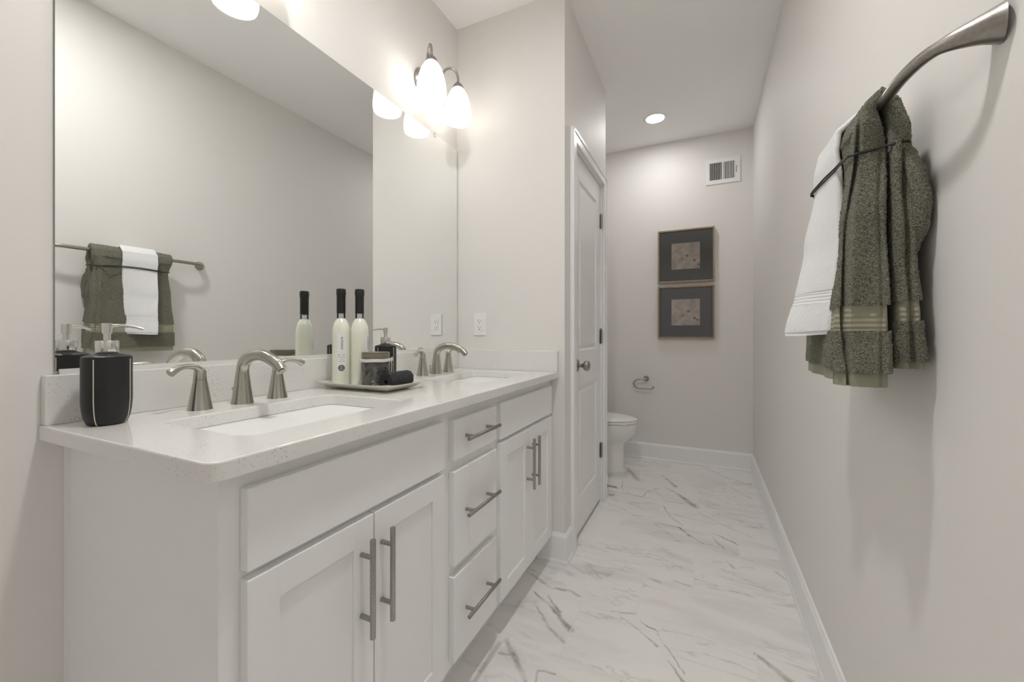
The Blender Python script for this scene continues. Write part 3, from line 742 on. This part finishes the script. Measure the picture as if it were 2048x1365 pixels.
# ================================================================== END WALL OUTLET
ou = empty('wall_outlet', (.145, YE, 1.149), 'white double wall outlet above the side splash of the worktop', 'outlet')
def ob(b_, name, m, parent=ou, smooth=False): return b_.build(name, m, parent, smooth)
pl = ob(B().box(-.036, .036, -.006, -.0005, -.058, .058, .002), 'cover_plate', 'plastic')
ins_ = ob(B().box(-.0165, .0165, -.0085, -.006, -.0335, .0335, .001), 'receptacle', 'plastic')
bb = B()
for z in (.016, -.0185):
    bb.box(-.0085, -.0065, -.0089, -.0082, z-.001, z+.007).box(.0055, .0075, -.0089, -.0082, z, z+.007)
    bb.lathe([(.0026, -.0004), (.0026, .0004)], 14, (-.0005, -.0086, z-.008), (0, 1, 0))
bb.build('slots', 'slot', ins_)
ob(B().box(-.006, .006, -.0093, -.0084, .0008, .0038).box(-.006, .006, -.0093, -.0084, -.0045, -.0015), 'buttons', 'plastic', ins_)

# ================================================================== TOWEL BAR (right wall)
BZ = 1.508; BX = 1.494
tb = empty('towel_bar', (XR, 1.1, BZ), 'satin nickel towel bar with flared curved ends on the right wall', 'towel bar')
inv = Matrix.Translation(tb.location).inverted()
def tbp(b_, name, m='nickel_dark'):
    o = b_.build(name, m, None, True); o.parent = tb; o.matrix_parent_inverse = inv; return o
tbp(B().tube([(BX, .900, BZ), (BX, 1.30, BZ)], .0088, 24), 'bar')
for ye, s in ((.757, 1), (1.443, -1)):
    pts = smoothpath([(XR-.0006, ye+s*.000, BZ), (XR-.020, ye+s*.006, BZ), (XR-.042, ye+s*.018, BZ), (XR-.0575, ye+s*.036, BZ), (XR-.066, ye+s*.066, BZ+.0), (XR-.070, ye+s*.105, BZ), (BX, ye+s*.143, BZ)], 8)
    n = len(pts); rad = []
    for i in range(n):
        t = i/(n-1); rad.append(.0092+.0165*max(0, 1-t/.45)**1.25)
    tbp(B().tube(pts, rad, 32), 'end_bracket')

# ---------------------------------------------------------------- towels
def lerp(a, b2, t): return a+(b2-a)*t
def interp(tab, s):
    for i in range(len(tab)-1):
        if s <= tab[i+1][0]:
            u = (s-tab[i][0])/(tab[i+1][0]-tab[i][0]); t = u*u*(3-2*u)
            return [lerp(a, b2, u if (k == 1 and s < .40) else t) for k, (a, b2) in enumerate(zip(tab[i][1:], tab[i+1][1:]))]
    return list(tab[-1][1:])
def slabmesh(bb, tab, s0, s1, shrink=0, rough=.0012, ns=60, nc=90, freq=190, fold=None, ex=.38, seed=0):
    """tab rows: s, xc, z, nx, nz, half thickness, y0, y1 : a soft slab running along s, section a rounded box"""
    loops = []
    for i in range(ns+1):
        s = s0+(s1-s0)*i/ns
        xc, z, nx, nz, ht, y0, y1 = interp(tab, s)
        L_ = math.hypot(nx, nz); nx /= L_; nz /= L_
        ht = max(ht-shrink, .002); yc, hy = (y0+y1)/2, (y1-y0)/2-shrink*1.2
        # perimeter walk of a rounded box, even spacing
        per = []
        r = min(ht, .012)
        rc = roundrect(-ht, ht, -hy, hy, r*.98, 5)
        # resample
        P = [Vector(p) for p in rc]; P.append(P[0]); cum = [0]
        for k in range(len(P)-1): cum.append(cum[-1]+(P[k+1]-P[k]).length)
        tot = cum[-1]; j = 0; row = []
        for k in range(nc):
            d = tot*k/nc
            while cum[j+1] < d: j += 1
            tt = (d-cum[j])/max(cum[j+1]-cum[j], 1e-9); p = P[j].lerp(P[j+1], tt)
            n_, y = p.x, p.y
            if fold: n_, y = fold(n_, y, s, ht, hy)
            # soft cloth undulation + pile
            und = .0035*noise.noise(Vector((y*14, s*6+seed, 3+seed)))
            n_ += und
            pt = Vector((xc+nx*n_, yc+y, z+nz*n_))
            if rough:
                nv = noise.noise(pt*freq)+.5*noise.noise(pt*freq*2.1)
                dirv = Vector((nx*p.x/max(ht, 1e-4), p.y/hy*1.0, nz*p.x/max(ht, 1e-4)))
                if abs(p.y) < hy-.012: dirv.y = 0
                if dirv.length > 1e-5: dirv.normalize()
                pt = pt+dirv*nv*rough
            row.append(tuple(pt))
        loops.append(row)
    bb.loft(loops)
    return bb
gt_ = empty('green_towel', (BX, 1.09, 1.03), 'sage green terry towel folded over the towel bar, hanging behind the white one', 'towel')
ginv = Matrix.Translation(gt_.location).inverted()
def gp(b_, name, m):
    o = b_.build(name, m, None, True); o.parent = gt_; o.matrix_parent_inverse = ginv; return o
# tables: s, xc, z, nx, nz, halfthick, y0, y1
over = [
 (0.00, 1.461, 1.008, -1, 0, .040, .900, 1.262),
 (0.10, 1.463, 1.108, -1, 0, .038, .912, 1.262),
 (0.28, 1.472, 1.300, -1, 0, .030, .926, 1.252),
 (0.41, 1.478, 1.430, -1, .05, .0265, .942, 1.243),
 (0.46, 1.4775, 1.475, -1, .2, .0215, .933, 1.258),
 (0.500, 1.4795, 1.507, -1, .6, .0120, .930, 1.268),
 (0.525, 1.4945, 1.5295, 0, 1, .0095, .928, 1.270),
 (0.55, 1.5105, 1.507, 1, .6, .0105, .928, 1.268),
 (0.60, 1.5185, 1.465, 1, .1, .0145, .926, 1.258),
 (0.64, 1.5215, 1.425, 1, 0, .0165, .936, 1.246),
]
def sm(t): t = min(1, max(0, t)); return t*t*(3-2*t)
def foldF(n_, y, s, ht, hy):
    # front face: rolled near edge, then set back behind the white towel, with vertical pleats
    if s < .50:
        k = 1-sm((s-.40)/.10)
        if n_ > 0:
            n_ -= .0200*k*sm((y+hy-.015)/.055)*(n_/ht)
            n_ += .0045*k*math.cos((y+.02)*52+s*5)*sm((hy-abs(y))/.03)*(1-s)
        if y < -hy+.03:
            w_ = sm((-hy+.03-y)/.02)
            g1 = math.exp(-((n_-(.020+.006*math.sin(s*9)))/.0030)**2); g2 = .5*math.exp(-((n_+.020+.004*math.sin(s*13))/.0035)**2)
            y += w_*(.020*g1+.010*g2)*k
            y += w_*.014*k*sm((n_-.022)/.006)
            y -= .006*w_*noise.noise(Vector((s*9, 1.5, n_*30)))
    return n_, y
def foldB(n_, y, s, ht, hy):
    if y < -hy+.03:
        w_ = sm((-hy+.03-y)/.02)
        y += w_*(.012*math.exp(-((n_-.002)/.004)**2)-.008*noise.noise(Vector((s*11, 7.5, n_*30))))
    return n_, y
def towel_green():
    gp(slabmesh(B(), over, .000, .026, .0050, .0002, 8, 200, fold=foldF), 'hem', 'greenhem')
    gp(slabmesh(B(), over, .024, .098, 0, .0016, 38, 420, freq=300, fold=foldF), 'lower_pile', 'green')
    gp(slabmesh(B(), over, .096, .142, .0036, .0002, 14, 200, fold=foldF), 'woven_band', 'greenband')
    gp(slabmesh(B(), over, .140, .64, 0, .0017, 250, 420, freq=300, fold=foldF), 'front_pile', 'green')
    back = [
     (0.0, 1.5325, 1.040, 1, 0, .0240, .922, 1.255),
     (0.08, 1.5285, 1.120, 1, 0, .0205, .922, 1.255),
     (0.20, 1.5260, 1.240, 1, 0, .0165, .926, 1.25),
     (0.385, 1.5235, 1.425, 1, 0, .0145, .934, 1.24),
     (0.43, 1.5215, 1.470, 1, 0, .0120, .936, 1.24)]
    lobe = [
     (0.0, 1.535, 1.232, 1, 0, .0050, .960, 1.20), (.018, 1.539, 1.250, 1, 0, .0100, .938, 1.22), (.055, 1.5435, 1.287, 1, 0, .0128, .922, 1.23),
     (.10, 1.5445, 1.332, 1, 0, .0130, .918, 1.23), (.145, 1.5405, 1.377, 1, 0, .0130, .922, 1.23), (.18, 1.534, 1.412, 1, 0, .0115, .932, 1.23), (.205, 1.529, 1.437, 1, 0, .008, .940, 1.23)]
    gp(slabmesh(B(), lobe, 0, .205, 0, .0017, 90, 360, freq=300, seed=11), 'side_fold', 'green')
    gp(slabmesh(B(), back, 0, .014, .0045, .0002, 6, 160, seed=5, fold=foldB), 'hem', 'greenhem')
    gp(slabmesh(B(), back, .012, .083, 0, .0016, 36, 360, freq=300, seed=5, fold=foldB), 'lower_pile', 'green')
    gp(slabmesh(B(), back, .081, .120, .0036, .0002, 12, 160, seed=5, fold=foldB), 'woven_band', 'greenband')
    gp(slabmesh(B(), back, .118, .43, 0, .0017, 156, 360, freq=300, seed=5, fold=foldB), 'back_pile', 'green')
towel_green()
wt = empty('white_towel', (BX, 1.11, 1.10), 'narrow white hand towel draped over the green towel on the bar', 'towel')
winv = Matrix.Translation(wt.location).inverted()
def wp(b_, name, m):
    o = b_.build(name, m, None, True); o.parent = wt; o.matrix_parent_inverse = winv; return o
whi = [
 (0.00, 1.446, 1.100, -1, -.10, .0075, 1.046, 1.158),
 (0.10, 1.456, 1.195, -1, -.05, .0072, 1.045, 1.168),
 (0.20, 1.4635, 1.300, -1, 0, .0068, 1.043, 1.178),
 (0.33, 1.4605, 1.430, -1, .05, .0060, 1.040, 1.184),
 (0.38, 1.4565, 1.475, -1, .2, .0060, 1.041, 1.188),
 (0.42, 1.4605, 1.515, -1, .6, .0060, 1.042, 1.190),
 (0.46, 1.4945, 1.5465, 0, 1, .0060, 1.042, 1.190),
 (0.49, 1.5250, 1.524, 1, .6, .0060, 1.042, 1.190),
 (0.53, 1.5400, 1.480, 1, .1, .006, 1.05, 1.188)]
def foldW(n_, y, s, ht, hy):
    t = (y+hy)/(2*hy)
    A = interp([(0, .062), (.20, .036), (.33, .010), (.42, 0), (.6, 0)], s)[0]
    n_ += A*t+.003*max(0, 1-s/.33)*math.cos(y*60)
    return n_, y
wp(slabmesh(B(), whi, 0, .010, .0018, .0001, 4, 80, fold=foldW), 'hem', 'whiteband')
wp(slabmesh(B(), whi, .009, .070, 0, .0006, 24, 120, fold=foldW), 'lower_pile', 'white')
wp(slabmesh(B(), whi, .069, .100, .0010, .0001, 12, 80, fold=foldW), 'woven_band', 'whiteband')
wp(slabmesh(B(), whi, .099, .53, 0, .0006, 120, 120, fold=foldW), 'pile', 'white')
# cord
def cordloop(dz):
    P = [(1.4405, 1.186), (1.4465, 1.115), (1.4520, 1.045), (1.4500, 1.005), (1.4490, .965), (1.4530, .944), (1.478, .9405), (1.503, .937), (1.521, .932), (1.533, .942), (1.5405, 1.05), (1.548, 1.12), (1.543, 1.19), (1.53, 1.246), (1.49, 1.2475), (1.462, 1.243), (1.449, 1.20)]
    out = []
    for i, (x, y) in enumerate(P):
        out.append((x, y, 1.431+dz*math.sin(PI*(y-.92)/.33)+.004*math.sin(i)))
    out.append(out[0]); out.append(out[1])
    return smoothpath(out, 6)
tag(B().tube(cordloop(.0), .0017, 8).tube(cordloop(.006), .0017, 8).build('cord_tie', 'cord', None, True), 'thin black cord tied around the towels on the bar', 'cord')

# ================================================================== ALCOVE
# vent
ve = empty('air_vent', (1.351, YB, 2.427), 'white metal air vent with vertical louvres high on the back wall', 'vent')
bb = B()
hw, hh = .125, .103
xs = (-.097, -.006, .006, .087); zt = .070
bb.box(-hw, xs[0], -.008, -.0005, -hh, hh, .001).box(xs[3], hw, -.008, -.0005, -hh, hh, .001)
bb.box(xs[0]-.001, xs[3]+.001, -.008, -.0005, zt, hh, .001).box(xs[0]-.001, xs[3]+.001, -.008, -.0005, -hh, -zt, .001).box(xs[1], xs[2], -.008, -.0005, -zt-.001, zt+.001)
bb.build('frame', 'plastic', ve)
B().box(xs[0], xs[3], -.0012, -.0006, -zt, zt).build('duct_shade', 'dark', ve)  # dark sheet behind the louvres stands in for the shade in the duct
for a, b2, sg in ((xs[0], xs[1], 1), (xs[2], xs[3], -1)):
    for k in range(7):
        x = a+(b2-a)*(k+.5)/7; d = .0042
        vs = [(x-d, -.0085, -zt), (x+d*.1, -.0015, -zt), (x+d*.1, -.0015, zt), (x-d, -.0085, zt), (x-d+.0009, -.0085, -zt), (x+d*.1+.0009, -.0015, -zt), (x+d*.1+.0009, -.0015, zt), (x-d+.0009, -.0085, zt)]
        if sg < 0: vs = [(2*x-v[0], v[1], v[2]) for v in vs]
        B().add(vs, [(0, 1, 2, 3), (4, 5, 6, 7), (0, 1, 5, 4), (2, 3, 7, 6), (0, 3, 7, 4), (1, 2, 6, 5)]).build('louvre', 'plastic', ve)
B().box(.0945, .0975, -.0095, -.006, -.028, .034).build('lever_slot', 'dark', ve)  # dark bar stands in for the shaded slot
B().box(.095, .101, -.018, -.008, .018, .030, .001).build('damper_lever', 'plastic', ve)
B().lathe([(.003, 0), (.0022, .001)], 12, (-.112, -.008, 0), (0, -1, 0)).build('screw', 'alu', ve)

# pictures
def picture(z0, z1, label, seed):
    x0, x1 = .853, 1.291; D = .036
    p_ = empty('framed_picture', ((x0+x1)/2, YB, z0), label, 'picture', 'two framed prints on the back wall')
    hw_ = (x1-x0)/2; h_ = z1-z0; fw = .0125
    bb = B()
    bb.box(-hw_, -hw_+fw, -D, -.0005, 0, h_, .0012).box(hw_-fw, hw_, -D, -.0005, 0, h_, .0012)
    bb.box(-hw_+fw, hw_-fw, -D, -.0005, 0, fw, .0012).box(-hw_+fw, hw_-fw, -D, -.0005, h_-fw, h_, .0012)
    bb.build('frame', 'frame', p_)
    B().box(-hw_+fw, hw_-fw, -.012, -.006, fw, h_-fw).build('mat_board', 'mat', p_)
    pz = h_*.50; a = .110
    pr = B().box(-a, a, -.0135, -.012, pz-a, pz+a).build('print', 'print', p_)
    rg = random.Random(seed); bb = B()
    for cx_, cz_, r_ in ((.018, .0, .010), (.070, -.045, .010), (.098, -.068, .009), (-.02, -.03, .007)):
        cx_ += rg.uniform(-.008, .008); cz_ += rg.uniform(-.012, .012)
        n = 6
        for k in range(n):
            aa = 2*PI*k/n; bb.lathe([(r_*.42, 0), (r_*.42, .0004)], 8, (cx_+r_*.75*math.cos(aa), -.0138, pz+cz_+r_*.75*math.sin(aa)), (0, 1, 0))
        bb.lathe([(r_*.35, 0), (r_*.35, .0004)], 8, (cx_, -.0138, pz+cz_), (0, 1, 0))
    for k in range(3):
        o_ = k*.012
        bb.tube([(-.035+o_, -.0138, pz-a+.004), (.02+o_, -.0138, pz-.045), (.106, -.0138, pz+.02-o_*2)], .0007, 5)
    bb.build('ink_flowers', 'printink', pr)
    B().box(-hw_+fw, hw_-fw, -.0175, -.0160, fw, h_-fw).build('glass_pane', 'pglass', p_)
picture(1.530, 1.976, 'brown framed square print on a dark mat, upper of the two on the back wall', 3)
picture(1.058, 1.499, 'brown framed square print on a dark mat, lower of the two on the back wall', 6)

# toilet paper holder
tp = empty('toilet_paper_holder', (.755, YB, .705), 'satin nickel open hook toilet paper holder on the back wall beside the toilet', 'toilet paper holder')
B().lathe([(.0235, .0005), (.0235, .006), (.021, .010), (.013, .020), (.010, .034), (.009, .060)], 28, (0, 0, 0), (0, -1, 0)).build('post', 'nickel_dark', tp, True)
pts = smoothpath([(.006, -.062, 0), (-.030, -.066, -.001), (-.066, -.068, -.006), (-.094, -.068, -.028), (-.094, -.068, -.056), (-.066, -.068, -.078), (-.030, -.068, -.081), (.030, -.068, -.081), (.052, -.068, -.080), (.064, -.068, -.072), (.066, -.068, -.056)], 8)
B().tube(pts, .0066, 16).build('hook_arm', 'nickel_dark', tp, True)

# toilet
to = empty('toilet', (.36, 3.31, 0), 'white two-piece toilet in the alcove beyond the closet door', 'toilet')
def egg(xb, xf, hw_, z, n=48, p=1.0):
    """outline: back at xb, front tip xf, half width hw_; local coords around (0,0)"""
    pts = []
    xm = xb+(xf-xb)*.42
    for k in range(n):
        a = 2*PI*k/n; c_, s_ = math.cos(a), math.sin(a)
        x = xm+(xf-xm)*c_ if c_ > 0 else xm+(xm-xb)*c_
        pts.append((x, hw_*s_*(1 if c_ > 0 else (1-.12*c_*c_)), z))
    return pts
f0 = .740-.36
L = [egg(-.20, f0-.090, .110, .0005), egg(-.20, f0-.088, .112, .02), egg(-.20, f0-.098, .105, .03), egg(-.20, f0-.103, .103, .16), egg(-.205, f0-.102, .108, .215),
     egg(-.21, f0-.080, .128, .250), egg(-.215, f0-.036, .158, .292), egg(-.22, f0-.012, .178, .330), egg(-.22, f0-.002, .184, .375), egg(-.22, f0, .184, .392), egg(-.22, f0-.006, .180, .398), egg(-.20, f0-.04, .14, .398)]
B().loft(L).build('bowl', 'ceramic', to, True)
def lidloops(zs): return [egg(-.20, f0+d, .184+e, z) for z, d, e in zs]
B().loft(lidloops([(.402, -.004, -.002), (.403, .002, .002), (.416, .003, .003), (.4185, -.001, 0)])).build('seat', 'seatw', to, True)
B().loft(lidloops([(.4215, -.003, -.001), (.4225, .001, .002), (.430, .001, .002), (.436, -.010, -.008), (.441, -.045, -.04), (.4435, -.11, -.09)])).build('lid', 'seatw', to, True)
for (x_, y_) in ((f0-.08, -.125), (f0-.08, .125)): B().box(x_-.014, x_+.014, y_-.008, y_+.008, .3982, .403).build('seat_bumper', 'seatw', to)
L = [[(a-.36+0, b2, z) for a, b2 in roundrect(.012+i_, .215-i_, -.215+i_, .215-i_, .04, 6)] for z, i_ in ((.36, .02), (.375, .008), (.70, 0), (.705, .003))]
tk = B().loft(L).build('tank', 'ceramic', to, True)
B().loft([[(a-.36, b2, z) for a, b2 in roundrect(.006, .222, -.222, .222, .04, 6)] for z in (.706, .735)]).build('tank_lid', 'ceramic', to, True)
B().tube([(.215-.36, -.15, .65), (.235-.36, -.15, .65), (.24-.36, -.10, .645)], .006, 10).build('flush_lever', 'nickel', to, True)
B().box(-.348, -.18, -.105, .105, .0005, .36, .02).build('base', 'ceramic', to, True)

# door stops at the closet corner
ds = tag(B().lathe([(.013, .0), (.013, .004), (.006, .006), (.0055, .062), (.0055, .064)], 16, (XE+.0140, 2.7695, .075), (1, 0, 0)).build('door_stop', 'nickel_dark', None, True), 'slim metal door stop with white tip on the baseboard at the closet corner', 'door stop')
B().lathe([(.0055, .064), (.010, .066), (.0105, .076), (.007, .080), (0, .081)], 16, (XE+.0140, 2.7695, .075), (1, 0, 0)).build('rubber_tip', 'rubber', ds, True)
o = tag(B().lathe([(0, -.008), (.011, -.004), (.012, .004), (.009, .010), (.010, .014), (.013, .018), (.011, .026), (0, .030)], 18, (XE+.031, 2.800, .0125), (.55, .80, .12)).build('floor_stop', 'rubber', None, True), 'small white rubber stop lying on the floor below the metal door stop', 'door stop')
